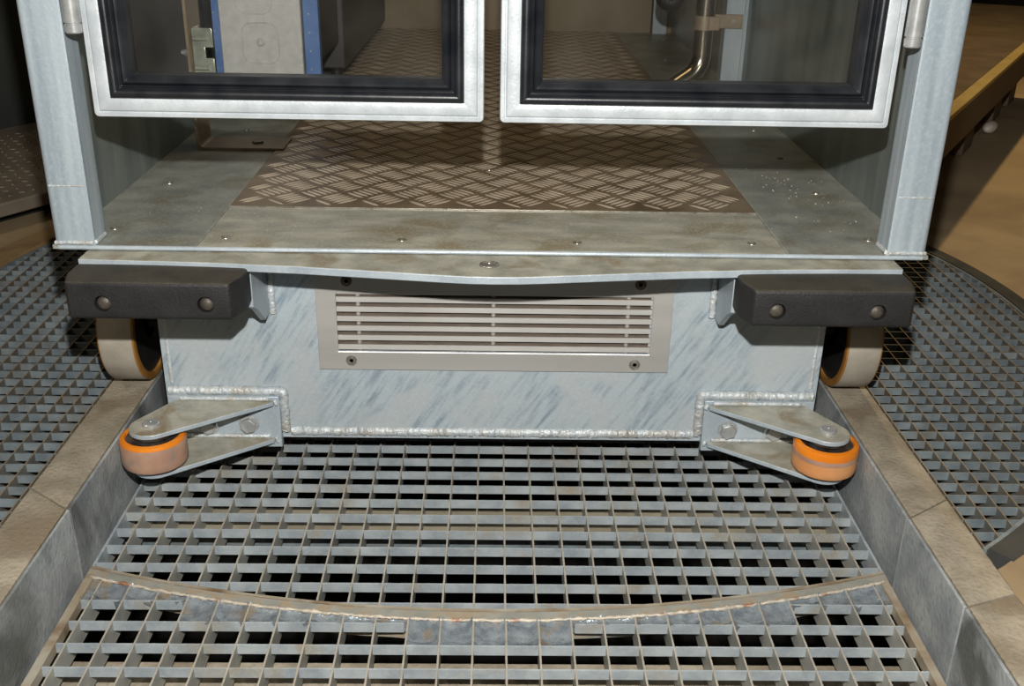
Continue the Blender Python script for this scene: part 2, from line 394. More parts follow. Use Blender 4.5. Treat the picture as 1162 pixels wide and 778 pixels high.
bm = N(); ring_sector(bm, 1.035, .976, -(PI-.67), -.645, ZF-.06, ZF+.006)
tag(obj('platform_rim', bm, TANRIM, loc=(-1.0, CY, ZF)), 'tan painted curved rim at the edge of the left side grating', 'rim')

# ------------------------------------------------------------------ track gratings
AC, AR = 2.612, 1.600      # centre (y) and radius of the curved joint
def arc_y(x, R=AR): return AC-math.sqrt(R*R-x*x)
BW = .0011
def far_grating():
    t = empty('track_grating', (0, 1.5, -.03), 'coarse galvanised grating between the kerbs, reaching back under the rail car', 'floor grating')
    bm = N(); PX, PY = .0381, .03855; zt = 0.0
    k = -14
    while True:
        x = .0187+PX*k; k += 1
        if x < -.49: continue
        if x > .50: break
        y0 = arc_y(x)+.009
        box(bm, x-BW, x+BW, y0, 2.0, zt-.030, zt+.0006)
    upface(bm, 1, zt-.001); obj('long_bar_mesh', bm, [FARLONG, BARTOP], t, smooth=False); bm = N()
    y = 1.419+PY*14
    while y > 1.02:
        half = .501
        if y-arc_y(.5) < .012:
            v = AR**2-(AC-y+.009)**2
            half = math.sqrt(v) if v > 0 else 0
            half = min(half, .501)
        if half > .04:
            box(bm, -half, half, y-.0012, y+.0012, zt-.0125, zt)
        y -= PY
    obj('bar_mesh', bm, GRATE, t, smooth=False)
    for s in (-1, 1): obj('border_bar', box(N(), s*.5045, s*.501, arc_y(.5)+.008, 2.0, -.031, .0008), GRATE, t, smooth=False)
    bm = N(); n = 50; lp = []
    for k in range(n+1):
        x = -.5045+1.009*k/n; y = arc_y(x)
        lp.append([(x, y+.0065, -.03), (x, y+.0065, .001), (x, y+.0105, .001), (x, y+.0105, -.03)])
    loft(bm, lp); obj('curved_edge', bm, RUSTY, t)
    return t
far_grating()
def near_grating():
    t = empty('track_grating', (0, .8, -.03), 'coarse galvanised grating in the lower foreground, in front of the curved bar', 'floor grating')
    bm = N(); PX, PY = .0386, .0392; zt = 0.0
    xs = []
    k = -14
    while True:
        x = .0195+PX*k; k += 1
        if x < -.485: continue
        if x > .495: break
        xs.append(x); box(bm, x-BW, x+BW, .45, arc_y(x)-.002, zt-.030, zt+.0006)
    upface(bm, 1, zt-.001); obj('long_bar_mesh', bm, [FARLONG, BARTOP], t, smooth=False); bm = N()
    rows = [.957+PY*k for k in range(4, -14, -1)]
    for y in rows:
        half = .494
        v = AR**2-(AC-y-.019)**2; lo = math.sqrt(v) if v > 0 else 0
        if y > arc_y(0)-.019:
            if lo < .48: box(bm, -half, -lo, y-.0012, y+.0012, zt-.0125, zt); box(bm, lo, half, y-.0012, y+.0012, zt-.0125, zt)
        else: box(bm, -half, half, y-.0012, y+.0012, zt-.0125, zt)
    obj('bar_mesh', bm, GRATE, t, smooth=False)
    bm = N(); n = 60; lp = []
    for k in range(n+1):
        x = -.5045+1.009*k/n; y = arc_y(x); j = random.uniform(-.0006, .0006)
        lp.append([(x, y-.009+j, -.03), (x, y-.009+j, .0012), (x, y+.0035, .0016+j*.4), (x, y+.0035, -.03)])
    loft(bm, lp); ce = obj('curved_edge', bm, DIRTY, t, label='curved flat steel bar closing the grating')
    bm = N(); pth = [(-.4985+.997*k/260, arc_y(-.4985+.997*k/260)-.0098, .0002) for k in range(261)]
    tube(bm, [(x, y+random.uniform(-.0007, .0007), z+random.uniform(-.0006, .0006)) for x, y, z in pth], lambda i: random.uniform(.0014, .0028), 8)
    obj('crusty_seam', bm, CRUST, ce, ang=60, label='crusty tan weld along the curved bar')
    # filled cells along the curved bar
    bm = N()
    xe = [-.497]+xs+[.497]
    for a, b in zip(xe[:-1], xe[1:]):
        if b-a < .01: continue
        xc = (a+b)/2; yb = arc_y(xc)-.009
        d = yb-max(r for r in rows if r < yb-.010)-.0005
        if abs(xc) < .40 and d > .043: d = .043
        nx, ny = 7, 6; vs = []
        for i in range(nx):
            for j in range(ny):
                u = i/(nx-1); v = j/(ny-1)
                x = a+BW+(b-a-2*BW)*u; y = arc_y(x)-.0085-d*v
                if 0 < i < nx-1: y += random.uniform(-.0012, .0012)
                z = -.0042+.0038*(abs(2*u-1)**5)+.0034*(abs(2*v-1)**5)+random.uniform(-.0011, .0011)
                vs.append(bm.verts.new((x, y, z)))
        for i in range(nx-1):
            for j in range(ny-1):
                bm.faces.new((vs[i*ny+j], vs[(i+1)*ny+j], vs[(i+1)*ny+j+1], vs[i*ny+j+1]))
        fr = [vs[i*ny+ny-1] for i in range(nx)]
        lo = [bm.verts.new((v.co.x, v.co.y+.001, -.013)) for v in fr]
        for i in range(nx-1): bm.faces.new((fr[i], fr[i+1], lo[i+1], lo[i]))
    obj('filled_cells', bm, FILL, t, ang=60, label='grating cells filled with lumpy solder along the curved bar')
    for s in (-1, 1): obj('border_bar', box(N(), s*.5045, s*.494, .45, arc_y(.5)-.007, -.012, .0014), RUSTY, t, smooth=False, label='rusty tan flat bar along the side of the grating')
    return t
near_grating()
bm = N(); box(bm, -.51, .51, 1.225, 1.295, -.060, -.034, 0); upface(bm, 1)
tag(obj('cross_beam', bm, [GRATE2, BEAM], bevel=.002, loc=(0, 1.26, -.12)), 'dusty cross beam seen through the far grating in front of the rail car', 'beam')
bm = N(); box(bm, -.51, .51, .78, .978, -.10, -.043, 0)
tag(obj('cross_beam', bm, CONC, bevel=.002, loc=(0, .95, -.16)), 'dusty cross beam seen through the near grating below the curved bar', 'beam')

# ================================================================== RAIL CAR
FT = H-.4437        # floor top
YF = 1.302         # front plane of the cabin
car = empty('rail_car', (0, 2.2, ZK), 'galvanised steel rail car with open lower front and two glazed doors, standing between the kerbs', 'rail car')
# floor sheets
for s in (-1, 1):
    bm = N(); box(bm, s*.5745, s*.3885, YF, 3.5, FT-.006, FT); obj('floor_sheet', bm, GALV_SIDE, car, bevel=.001)
bm = N(); box(bm, -.3875, .3875, YF, 1.4805, FT-.006, FT); obj('floor_sheet', bm, GALV_FLOOR, car, bevel=.001)
bm = N(); box(bm, -.3875, .3875, 1.4808, 3.5, FT-.006, FT-.0005); obj('floor_backing', bm, GALV_FLOOR, car)
# rounded bright nosing along the front edge
bm = N(); tube(bm, [(x/20*.566, YF+.0005, FT-.0032) for x in range(-20, 21)], .0031, 10); obj('nosing', bm, GALV, car, label='bright rounded front edge of the cabin floor')
# checker plate: five-bar pattern of real ribs
bm = N(); box(bm, -.3865, .3865, 1.4820, 3.49, FT-.0005, FT+.0020); upface(bm, 1)
tp = obj('tread_plate', bm, [SCREW, TREAD], car, label='brown five-bar checker plate on the cabin floor')
bm = N(); D = .070; zt = FT+.0016
def rib(cx, cy, ang, L):
    u = Vector((math.cos(ang), math.sin(ang), 0)); v = Vector((-u.y, u.x, 0)); c = Vector((cx, cy, zt)); n = 5
    if abs(cx) > .381 or cy < 1.487 or cy > 3.48: return
    base1, base2, top = [], [], []
    for k in range(n):
        f = -1+2*k/(n-1); w_ = .0037*math.sqrt(max(0, 1-abs(f)**3))+.0002
        p = c+u*(f*L/2)
        if abs(p.x) > .384 or p.y < 1.484: return
        base1.append(bm.verts.new(p+v*w_)); base2.append(bm.verts.new(p-v*w_))
        top.append(bm.verts.new(p+Vector((0, 0, .0019*(1-abs(f)**4)))))
    for k in range(n-1):
        bm.faces.new((base1[k], base1[k+1], top[k+1], top[k])); bm.faces.new((top[k], top[k+1], base2[k+1], base2[k]))
for ph in (0, 1):
    ang = PI/4 if ph else -PI/4
    for i in range(-7, 8):
        for j in range(-1, 30):
            cx = (i+.5*ph)*D+.012; cy = 1.492+(j+.5*ph)*D
            a = D/math.sqrt(2)
            for q in range(-2, 3):
                off = q*a/5; px = cx-math.sin(ang)*off; py = cy+math.cos(ang)*off
                rib(px, py, ang, a*.90)
rb = obj('tread_ribs', bm, TREAD_BAR, tp, ang=80)
# floor screws
def screw(x, y, z, r, m, parent, axis='z', sgn=1, name='screw', ring=True):
    bm = N()
    lathe(bm, [(r*1.0, 0), (r*.95, sgn*r*.16), (r*.45, sgn*r*.22), (r*.40, -sgn*r*.15), (0, -sgn*r*.2)], (x, y, z), axis, 20)
    return obj(name, bm, m, parent)
for x, y in ((-.359, 1.341), (-.1235, 1.340), (.112, 1.338), (.349, 1.344), (-.009, 1.711), (-.51, 1.608), (-.517, 1.373), (.507, 1.826), (.508, 1.60), (.511, 2.054), (.515, 1.366), (-.4725, 1.99), (.515, 3.327), (.465, 2.93), (.515, 2.55)):
    screw(x, y, FT+(.0015 if y == 1.711 else 0), .0062, SCREW if y != 1.826 else GREASE_SHADE, car)
# front posts
for s in (-1, 1):
    bm = N(); x0, x1 = s*.5190, s*.5715
    r_ = .009
    pts = [(x0, YF+.042), (x0, YF+.0015), (x0+s*.002, YF)]
    for k in range(7):
        a = PI/2*k/6; pts.append((x1-s*r_+s*r_*math.sin(a), YF+r_-r_*math.cos(a)))
    pts.append((x1, YF+.042))
    prism(bm, pts, FT, H+1.5)
    p = obj('post', bm, GALV_POST, car)
    # faint rolled ridges on the face
    weld('weld_seam', [(s*.5715, YF+.001, FT+.003), (s*.520, YF, FT+.0035)], .0030, p)
    weld('weld_seam', [(s*.519, YF+.001, FT+.003), (s*.519, YF+.04, FT+.003)], .0034, p)
    weld('weld_seam', [(s*.568, YF+.0012, H-.365), (s*.5205, YF+.0012, H-.365)], .0017, p)
    # side sheets
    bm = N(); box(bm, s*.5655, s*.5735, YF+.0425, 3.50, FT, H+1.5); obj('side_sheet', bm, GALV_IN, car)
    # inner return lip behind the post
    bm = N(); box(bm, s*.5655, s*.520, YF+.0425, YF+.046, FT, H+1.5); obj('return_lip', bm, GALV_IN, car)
bm = N(); box(bm, -.5735, .5735, 3.5005, 3.506, FT, H+1.5); obj('back_sheet', bm, BACKW, car)
bm = N(); box(bm, -.5735, .5735, YF, 3.506, H+1.5005, H+1.51); obj('roof_sheet', bm, GALV, car)
bm = N(); box(bm, -.519, .519, YF, YF+.042, H+1.44, H+1.5); obj('header_beam', bm, GALV, car, bevel=.002)
# folded angle in the back right corner
bm = N(); box(bm, .5015, .545, 3.47, 3.474, FT+.0005, H+1.49); box(bm, .541, .545, 3.474, 3.5, FT+.0005, H+1.49)
obj('corner_angle', bm, GALV, car, label='pale galvanised corner angle at the back right of the cabin')
bm = N(); box(bm, .4985, .5015, 3.470, 3.50, FT+.0005, H+1.49); obj('edge_trim', bm, DARKSTEEL, car)
bm = N(); box(bm, -.5653, -.5610, 1.68, 2.09, H-.335, H+1.3); obj('wall_lining', bm, ENAMEL, car, label='dark lining sheet on the left cabin wall')
# wall strut the pipe is clamped to
bm = N(); box(bm, .508, .549, 2.40, 2.404, FT+.0005, H+1.49); box(bm, .508, .511, 2.404, 2.44, FT+.0005, H+1.49); box(bm, .546, .549, 2.404, 2.44, FT+.0005, H+1.49)
box(bm, .5465, .5655, 2.436, 2.44, FT+.0005, H+1.49)
obj('wall_strut', bm, GALV, car, bevel=.001, label='pale upright channel on the right cabin wall')

# doors
def door(s):
    x0, x1 = (-.4965, -.0142) if s < 0 else (.0056, .4935)
    z0, z1 = H-.2772, H+1.42
    bm = N(); yf = YF-.001
    rect_ring(bm, x0, x1, z0, z1, [(0, yf+.034), (0, yf+.0055), (.0012, yf+.0035), (.0052, yf+.0030), (.0062, yf+.0046), (.0072, yf+.0046), (.0086, yf+.001), (.0100, yf), (.0262, yf), (.0270, yf+.0008), (.0270, yf+.034)], R=.006, n=5)
    d = obj('door', bm, WHITEF, car, label='white zinc door frame holding a window in black rubber', ang=50)
    bm = N()
    def g(q): return yf-q
    prof = [(.0242, g(-.004)), (.0242, g(.0010)), (.0255, g(.0040)), (.0290, g(.0062)), (.0330, g(.0060)), (.0352, g(.0035)), (.0360, g(-.0010)),
            (.0372, g(-.0015)), (.0380, g(.0012)), (.0392, g(.0016)), (.0402, g(.0005)), (.0408, g(-.0010)),
            (.0418, g(.0030)), (.0445, g(.0052)), (.0480, g(.0030)), (.0515, g(-.0020)), (.0520, g(-.008)), (.0520, g(-.030)), (.0242, g(-.030))]
    rect_ring(bm, x0, x1, z0, z1, prof, R=.026, n=5)
    obj('window_gasket', bm, RUBBER, d, ang=60)
    bm = N(); box(bm, x0+.0505, x1-.0505, yf+.014, yf+.018, z0+.0505, z1-.0505); obj('glass_pane', bm, GLASS, d)
    # hinge barrel
    xh = s*.5015; bm = N(); yh = YF-.010; rz = H-.1750 if s < 0 else H-.1755
    zz = H+1.35
    lathe(bm, [(0, rz), (.0088, rz), (.0100, rz+.0015), (.0100, rz+.010), (.0088, rz+.0105), (.0088, rz+.012), (.0104, rz+.0125), (.0104, rz+.12), (0, rz+.12)], (xh, yh, 0), 'z', 28)
    box(bm, xh-.002, xh+.002, yh+.004, YF+.012, rz+.014, rz+.118)
    obj('hinge', bm, BOLT, d, label='zinc hinge barrel between post and door')
door(-1); door(1)

# bowed sill plate in front of the cabin
PT = H-.4508
pb = [(0, 1.2205), (.03, 1.2214), (.06, 1.2245), (.10, 1.2300), (.16, 1.2385), (.25, 1.2505), (.36, 1.260), (.45, 1.2645), (.530, 1.2675)]
front = [(-x, y) for x, y in pb[::-1]][:-1]+pb
bm = N(); prism(bm, front+[(.530, 1.366), (-.530, 1.366)], PT-.0105, PT)
upface(bm, 1, PT-.002)
sill = obj('sill_plate', bm, [GALV, SILL], car, bevel=.0012, label='bowed flat sill plate projecting below the cabin floor')
bm = N(); box(bm, -.5735, .5735, 1.305, 1.36, PT, FT-.0062); obj('sill_packer', bm, DARKSTEEL, car)
bm = N(); lathe(bm, [(.0130, 0), (.0124, .0009), (.0108, .0007), (.0098, .0001), (.0085, .0006), (.0040, .0007), (.0034, -.0008), (0, -.0010)], (-.0057, 1.2650, PT+.0006), 'z', 28); sc = obj('countersunk_screw', bm, SCREW, sill)

# chassis box
BY = 1.362; ZB = H-.753; ZT = PT-.0107
bm = N(); box(bm, -.4715, .4735, BY, BY+.008, ZB, ZT)
bf = obj('chassis_front', bm, GALV_BOX, car, label='streaked galvanised front plate of the chassis')
bm = N(); box(bm, -.222, .222, BY-.02, BY+.03, H-.617, H-.529); cut(bf, bm)
for s in (-1, 1):
    bm = N(); xs_ = -.4715 if s < 0 else .4735
    box(bm, xs_-s*.008, xs_, BY+.0085, 3.4, ZB, ZT); obj('chassis_side', bm, GALV, car, bevel=.001)
    weld('weld_seam', [(xs_-s*.009, BY+.0020, ZT-.01), (xs_-s*.009, BY+.0020, H-.672)], .0034, bf)
bm = N(); box(bm, -.476, .478, BY-.002, 3.4, ZB-.005, ZB-.0005); obj('chassis_base', bm, GALV, car, bevel=.001)
weld('weld_seam', [(-.296, BY+.0035, ZB+.0045), (.300, BY+.0035, ZB+.0045)], .0085, bf, step=.0034)
bm = N(); box(bm, -.24, .24, BY+.10, BY+.104, H-.63, H-.51); box(bm, -.24, .24, BY+.009, BY+.10, H-.635, H-.632)
obj('vent_duct', bm, BLACK, car)

# ventilation grille
gx0, gx1, gz0, gz1 = -.2475, .2525, H-.6455, H-.5020
bm = N(); gy = BY-.0035
rect_ring(bm, gx0, gx1, gz0, gz1, [(0, BY), (0, gy+.0006), (.0006, gy), (.0268, gy), (.0280, gy+.0010), (.0280, BY+.020), (.0265, BY+.020), (.0265, BY)], R=.0005, n=1)
gr = obj('vent_grille', bm, ALU, car, label='satin aluminium ventilation grille')
bm = N()
for cx_, cz_, sx, sz in ((gx0, gz0, 1, 1), (gx1, gz0, -1, 1), (gx0, gz1, 1, -1), (gx1, gz1, -1, -1)):
    q = .00022; e_ = .0262
    a_ = [(cx_+sx*.0008, cz_+sz*.0008), (cx_+sx*e_, cz_+sz*e_)]
    loft(bm, [[(a_[0][0]-sx*q, y, a_[0][1]+sz*q), (a_[0][0]+sx*q, y, a_[0][1]-sz*q), (a_[1][0]+sx*q, y, a_[1][1]-sz*q), (a_[1][0]-sx*q, y, a_[1][1]+sz*q)] for y in (gy-.001, gy+.0005)])
cut(gr, bm)
nb = 6; pz = .01445; ztop = H-.5345
for k in range(nb):
    z = ztop-k*pz
    bm = N(); x0, x1 = gx0+.0285, gx1-.0285
    pr = [(gy-.0002, z-.0068), (gy-.0002, z), (gy+.001, z+.0007), (gy+.0195, z+.0045), (gy+.0195, z+.0025), (gy+.0022, z-.0018), (gy+.0014, z-.0068)]
    lp = [[(x, a, b) for a, b in pr] for x in (x0, x1)]
    loft(bm, lp)
    for f in bm.faces: f.material_index = 0
    bm.normal_update()
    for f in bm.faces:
        if f.calc_center_median().y > gy+.002: f.material_index = 1  # blade behind its front edge is darker brown
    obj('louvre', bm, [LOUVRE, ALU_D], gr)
for px_ in (-.1895, .0005, .1905):
    bm = N(); tube(bm, [(px_, gy+.006, gz0+.027), (px_, gy+.006, gz1-.027)], .0030, 12); obj('spacer_rod', bm, ALU, gr)
for x, z in ((-.2015, H-.6312), (.2042, H-.6332), (-.2035, H-.5100), (.205, H-.5105)):
    bm = N()
    lathe(bm, [(.0080, 0), (.0078, -.0006), (.0064, -.0007), (.0060, -.0001), (.0054, -.0007), (.0030, -.0009), (.0026, .0004), (0, .0006)], (x, gy, z), 'y', 24)
    obj('screw', bm, SCREW if z < H-.6 else GREASE_SHADE, gr)  # upper pair darker, the sill's shade put into their colour

# gussets and rubber buffers
for s in (-1, 1):
    xg = s*.3125
    bm = N(); prism(bm, [(BY-.0006, ZT), (1.270, ZT), (1.270, H-.515), (1.292, H-.527), (BY-.030, H-.5585), (BY-.0006, H-.5595)], xg-s*.0, xg-s*-.008, 'x')
    g_ = obj('gusset', bm, GALV, car, bevel=.0008)
    weld('weld_seam', [(xg-s*.004, BY-.003, ZT-.004), (xg-s*.004, BY-.001, H-.561)], .0050, g_)
    bm = N(); box(bm, s*.3165, s*.530, 1.2690, 1.2765, H-.512, PT-.0108); obj('buffer_backing', bm, GALV, car, bevel=.001)
    # buffer: tapered block, long outer end rounded
    bm = N(); zt_, zb_ = H-.4562, H-.5055
    def lpz(y, ins, z0, z1): 
        xa, xb = s*(.3125+ins*1.15), s*(.5325-ins*.9)
        return [(xa, y, z0), (xb, y, z0), (xb, y, z1), (xa, y, z1)]
    loft(bm, [lpz(1.2686, 0, zb_+.000, zt_), lpz(1.232, .000, zb_, zt_+.000), lpz(1.2005, .0095, zb_, zt_-.0005)])
    upface(bm, 1, zt_-.004)
    b = obj('rubber_buffer', bm, [BUFFER, BUFFER_TOP], car, bevel=.0048, bseg=4, label='black rubber buffer block on the front of the chassis')
    # apply bevel then cut the two bolt recesses
    bm = N()
    for xx in (.354, .480): lathe(bm, [(.0104, -.03), (.0104, .0125)], (s*xx, 1.2005, H-.4845), 'y', 28)
    cut(b, bm)
    for xx in (.354, .480):
        bm = N(); lathe(bm, [(.0092, .0124), (.0092, .0070), (.0084, .0046), (.0064, .0028), (.0035, .0019), (0, .0016)], (s*xx, 1.2005, H-.4858), 'y', 28)
        obj('bolt', bm, BOLTD, b)

# road wheels standing on the kerbs
for s in (-1, 1):
    xc, wy, R = s*.5410, 1.466, .0900
    wz = ZK+R
    wh = N(); xo, xi = xc+s*.0265, xc-s*.0265
    prof = [(R-.011, -s*.0262), (R-.006, -s*.0270), (R-.0015, -s*.0258), (R, -s*.0235), (R, s*.0235), (R-.0015, s*.0258), (R-.006, s*.0270), (R-.011, s*.0262), (R-.016, 0)]
    lathe(wh, prof, (xc, wy, wz), 'x', 64, mis=[1, 1, 1, 0, 1, 1, 1, 1, 1], close=True)
    wo = obj('wheel_tyre', wh, [TYRE, TYRE_EDGE], car, label='dusty polyurethane wheel tread with amber edges')
    bm = N(); lathe(bm, [(R-.0115, -s*.022), (R-.0115, s*.022), (R-.020, s*.022), (R-.032, s*.004), (.028, s*.002), (.026, s*.024), (0, s*.024)], (xc, wy, wz), 'x', 48)
    lathe(bm, [(R-.0117, -s*.0215), (R-.018, -s*.0215), (R-.034, -s*.004), (.028, -s*.002), (.026, -s*.022), (0, -s*.022)], (xc, wy, wz), 'x', 48)
    obj('wheel_hub', bm, BLACK, wo)
    bm = N()
    for k in range(5):
        a = 2*PI*k/5+.4; u = Vector((0, math.cos(a), math.sin(a)))
        c0 = Vector((xc-s*.008, wy, wz)); tube(bm, [c0+u*.024, c0+u*.062], .005, 8)
    obj('wheel_spoke', bm, GREASE_SHADE, wo)
    bm = N(); tube(bm, [(s*.470, wy, wz), (s*.552, wy, wz)], .011, 16); obj('axle', bm, DARKSTEEL, car)

# guide roller brackets
for s in (-1, 1):
    x0, x1 = (-.3075, -.4675) if s < 0 else (.3095, .4695)
    z0, z1 = H-.7685, H-.6860
    py = BY-.0125
    bm = N(); box(bm, x0, x1, py, BY-.0005, z0, z1)
    br = obj('roller_bracket', bm, GALV, car, bevel=.0012, label='welded bracket carrying a guide roller at the foot of the chassis')
    weld('weld_seam', [(x1, BY-.003, z1+.005), (x0+s*-.004, BY-.003, z1+.005), (x0-s*.0052, BY-.003, z1-.001), (x0-s*.0052, BY-.002, ZB+.006)], .0070, br, step=.0036)
    cx_, cy_, rn = s*.4665, 1.2700, .0300
    for zt_, tip in ((H-.6915, .315), (H-.7520, .317)):
        pts = [(cx_+rn*math.cos(2*PI*k/40), cy_+rn*math.sin(2*PI*k/40)) for k in range(40)]+[(s*tip, py-.0005), (s*tip, py-.006), (s*.455, py-.0005)]
        bm = N(); prism(bm, hull(pts), zt_-.0068, zt_); upface(bm, 1, zt_-.001); obj('arm', bm, [GALV, SILL], br, bevel=.001)
        weld('weld_seam', [(s*.450, py-.0015, zt_+.0028), (s*(tip+.006), py-.0015, zt_+.0028)], .0034, br, step=.004)
        weld('weld_seam', [(s*(tip-.001), py-.001, zt_+.001), (s*(tip-.005), py-.001, zt_-.008)], .0030, br)
    RR = .0445; zr0, zr1 = H-.7455, H-.7035
    bm = N()
    prof = [(.020, zr0), (RR-.005, zr0), (RR-.0015, zr0+.0015), (RR, zr0+.005), (RR, zr0+.012), (RR, zr0+.022), (RR+.0003, zr0+.0265), (RR, zr1-.0125), (RR, zr1-.0055), (RR-.0016, zr1-.0018), (RR-.005, zr1), (.0372, zr1), (.0355, zr1-.003), (.020, zr1-.003)]
    if s < 0: mis = [1, 1, 1, 1, 1, 1, 1, 1, 0, 0, 0, 0, 3, 3]
    else: mis = [2, 2, 2, 2, 2, 1, 1, 0, 0, 0, 0, 0, 3, 3]
    lathe(bm, prof, (cx_, cy_, 0), 'z', 64, mis=mis)
    obj('guide_roller', bm, [PUO, PUW, PUW2, GREASE_SHADE], br, label='orange polyurethane guide roller pressed against the kerb')
    bm = N(); lathe(bm, [(.024, zr1-.0028), (.027, zr1+.001), (.0265, zr1+.0040), (.019, zr1+.0045), (.0185, H-.6985)], (cx_, cy_, 0), 'z', 32); obj('bearing_washer', bm, GREASE_SHADE, br)
    bm = N(); lathe(bm, [(.0115, H-.6914), (.0115, H-.6872), (.0100, H-.6860), (.0016, H-.6858), (.0012, H-.6864), (0, H-.6864)], (cx_, cy_, 0), 'z', 32); obj('pin_head', bm, BOLT, br)
    bm = N(); lathe(bm, [(.021, zr0-.0005), (.022, zr0-.006), (.012, zr0-.009), (0, zr0-.009)], (cx_, cy_, 0), 'z', 32); obj('end_cap', bm, BLACK, br)
    for bx_, bz in (((-.3535, H-.7305), (-.412, H-.7335)) if s < 0 else ((.3465, H-.7325), (.414, H-.7350))):
        bm = N(); lathe(bm, [(.0145, 0), (.0145, -.0018), (.0135, -.0022), (0, -.0022)], (bx_, py, bz), 'y', 28)
        prism(bm, hexpts(bx_, bz, .0118, .3), py-.0022, py-.0095, 'y')
        obj('hex_bolt', bm, BOLT, br, bevel=.0008)

# ================================================================== EQUIPMENT INSIDE THE CABIN
t = empty('equipment_cabinet', (-.45, 2.9, FT), 'charcoal floor cabinet inside the cabin behind the left door, grey pressed panel on its front', 'cabinet')
bm = N(); box(bm, -.555, -.356, 2.54, 3.49, FT+.027, H+.55); obj('carcass', bm, ENAMEL, t, bevel=.004)
for x in (-.53, -.39):
    for y in (2.62, 3.4): obj('foot', lathe(N(), [(.015, FT+.0003), (.015, FT+.028)], (x, y, 0), 'z', 16), BLACK, t)
px0, px1, pz0, pz1, py0 = -.5345, -.3770, H-.368, H+.45, 2.10
bm = N(); box(bm, px0, px1, py0, py0+.030, pz0, pz1)
pn = obj('front_panel', bm, PANEL, t, bevel=.002, label='pale grey pressed panel with embossed rounded squares')
bm = N()
for cx_, cz_ in ((-.4575, H-.2985), (-.4655, H-.205), (-.4655, H-.10)):
    rect_ring(bm, cx_-.0365, cx_+.0365, cz_-.040, cz_+.040, [(0, py0+.0006), (.0008, py0-.0014), (.0020, py0-.0014), (.0030, py0+.0006)], R=.022, n=6)
    cz_ += .002
    lathe(bm, [(.0085, .0006), (.0065, -.0030), (.0045, -.0034), (.0035, -.0008), (0, -.0004)], (cx_, py0, cz_), 'y', 24)
for x in (-.5135, -.398):
    for z in (H-.262, H-.15): box(bm, x-.0012, x+.0012, py0-.0006, py0+.001, z-.006, z+.006)
obj('embossing', bm, PANEL, pn)
bm = N(); box(bm, -.5445, -.37, py0+.0305, 2.5395, H-.355, H+.44); obj('panel_box', bm, ENAMEL, t)
for xa, xb in ((-.5500, -.5352), (-.3740, -.3445)):
    bm = N(); box(bm, xa, xb, py0+.008, py0+.030, pz0, pz1)
    sb = obj('side_strip', bm, BLUE, t, bevel=.001, label='blue painted strip beside the grey panel')
    for k in range(9): obj('rivet', lathe(N(), [(.0022, .0003), (.0018, -.0010), (0, -.0012)], ((xa+xb)/2-.004, py0+.008, pz0+.02+k*.035), 'y', 10), BOLT, sb)
# upright bracket
t = empty('upright_bracket', (-.47, 1.87, FT), 'tan edged upright steel strap with bent foot on the cabin floor behind the left door', 'bracket')
bm = N(); pts = []
xl, th, rb_ = -.5235, .005, .012
outer = [(xl, H+.6)]+[(xl+rb_-rb_*math.cos(a*PI/12), FT+.0003+rb_-rb_*math.sin(a*PI/12)) for a in range(7)]+[(-.372, FT+.0003)]
inner = [(-.372, FT+th)]+[(xl+rb_-(rb_-th)*math.cos(a*PI/12), FT+.0003+rb_-(rb_-th)*math.sin(a*PI/12)) for a in range(6, -1, -1)]+[(xl+th, H+.6)]
prism(bm, outer+inner, 1.825, 1.905, 'y'); obj('strap', bm, BRONZE, t)
bm = N(); lathe(bm, [(.010, FT+th), (.010, FT+th+.004), (.006, FT+th+.005), (0, FT+th+.005)], (-.425, 1.865, 0), 'z', 6); obj('foot_bolt', bm, GREASE_SHADE, t)
bm = N(); xa = xl+th
box(bm, xa, xa+.0025, 1.842, 1.886, H-.316, H-.238)
for z0_, z1_ in ((H-.270, H-.238), (H-.316, H-.288)): box(bm, xa, xa+.036, 1.842, 1.845, z0_, z1_)
box(bm, xa, xa+.022, 1.842, 1.845, H-.289, H-.269)
cl = obj('catch_plate', bm, ZCLEAR, t, bevel=.003, bseg=3, label='bright zinc catch plate bolted to the strap')
for zz_ in (H-.2545, H-.3035):
    bm = N(); tube(bm, [(xa+.004, 1.838, zz_), (xa+.027, 1.838, zz_)], .0042, 12); obj('catch_pin', bm, ZCLEAR, cl)
bm = N(); tube(bm, [(xa+.0005, 1.850, H-.279), (xa+.018, 1.850, H-.279)], .008, 6); obj('catch_nut', bm, ZCLEAR, cl)
bm = N(); tube(bm, [(xl-.011, 1.85, H-.280), (xl-.0002, 1.85, H-.280)], .006, 6); tube(bm, [(xl-.016, 1.85, H-.280), (xl-.010, 1.85, H-.280)], .004, 12); obj('strap_bolt', bm, BOLT, t)
# stainless pipe
t = empty('stainless_pipe', (.456, 2.37, FT), 'polished stainless pipe bending to the floor inside the cabin behind the right door', 'pipe')
bm = N(); X, Y = .4560, 2.372; path = [(X, Y, H+1.0), (X, Y, H-.345)]
for k in range(1, 10):
    a = math.radians(62)*k/9; path.append((X-.055*(1-math.cos(a)), Y-.02*(1-math.cos(a)), H-.345-.055*math.sin(a)))
e = Vector(path[-1]); d_ = (Vector(path[-1])-Vector(path[-2])).normalized(); k_ = (e.z-FT-.0215*.9)/-d_.z
path.append(tuple(e+d_*max(k_, .005)))
tube(bm, path, .0210, 32); pp = obj('tube', bm, STAIN, t, ang=60)
bm = N(); tube(bm, [(X, Y, H-.3375), (X, Y, H-.3345)], .0216, 32); obj('weld_ring', bm, STAIN, t)
bm = N(); tube(bm, [(X, Y, H-.292), (X, Y, H-.262)], .0224, 32); box(bm, X, .5450, Y+.022, Y+.0275, H-.292, H-.262); box(bm, X+.001, X+.030, Y-.021, Y-.018, H-.291, H-.263)
cp = obj('pipe_clamp', bm, BRONZE, t, bevel=.0008, label='flat strap clamp holding the pipe to the strut')
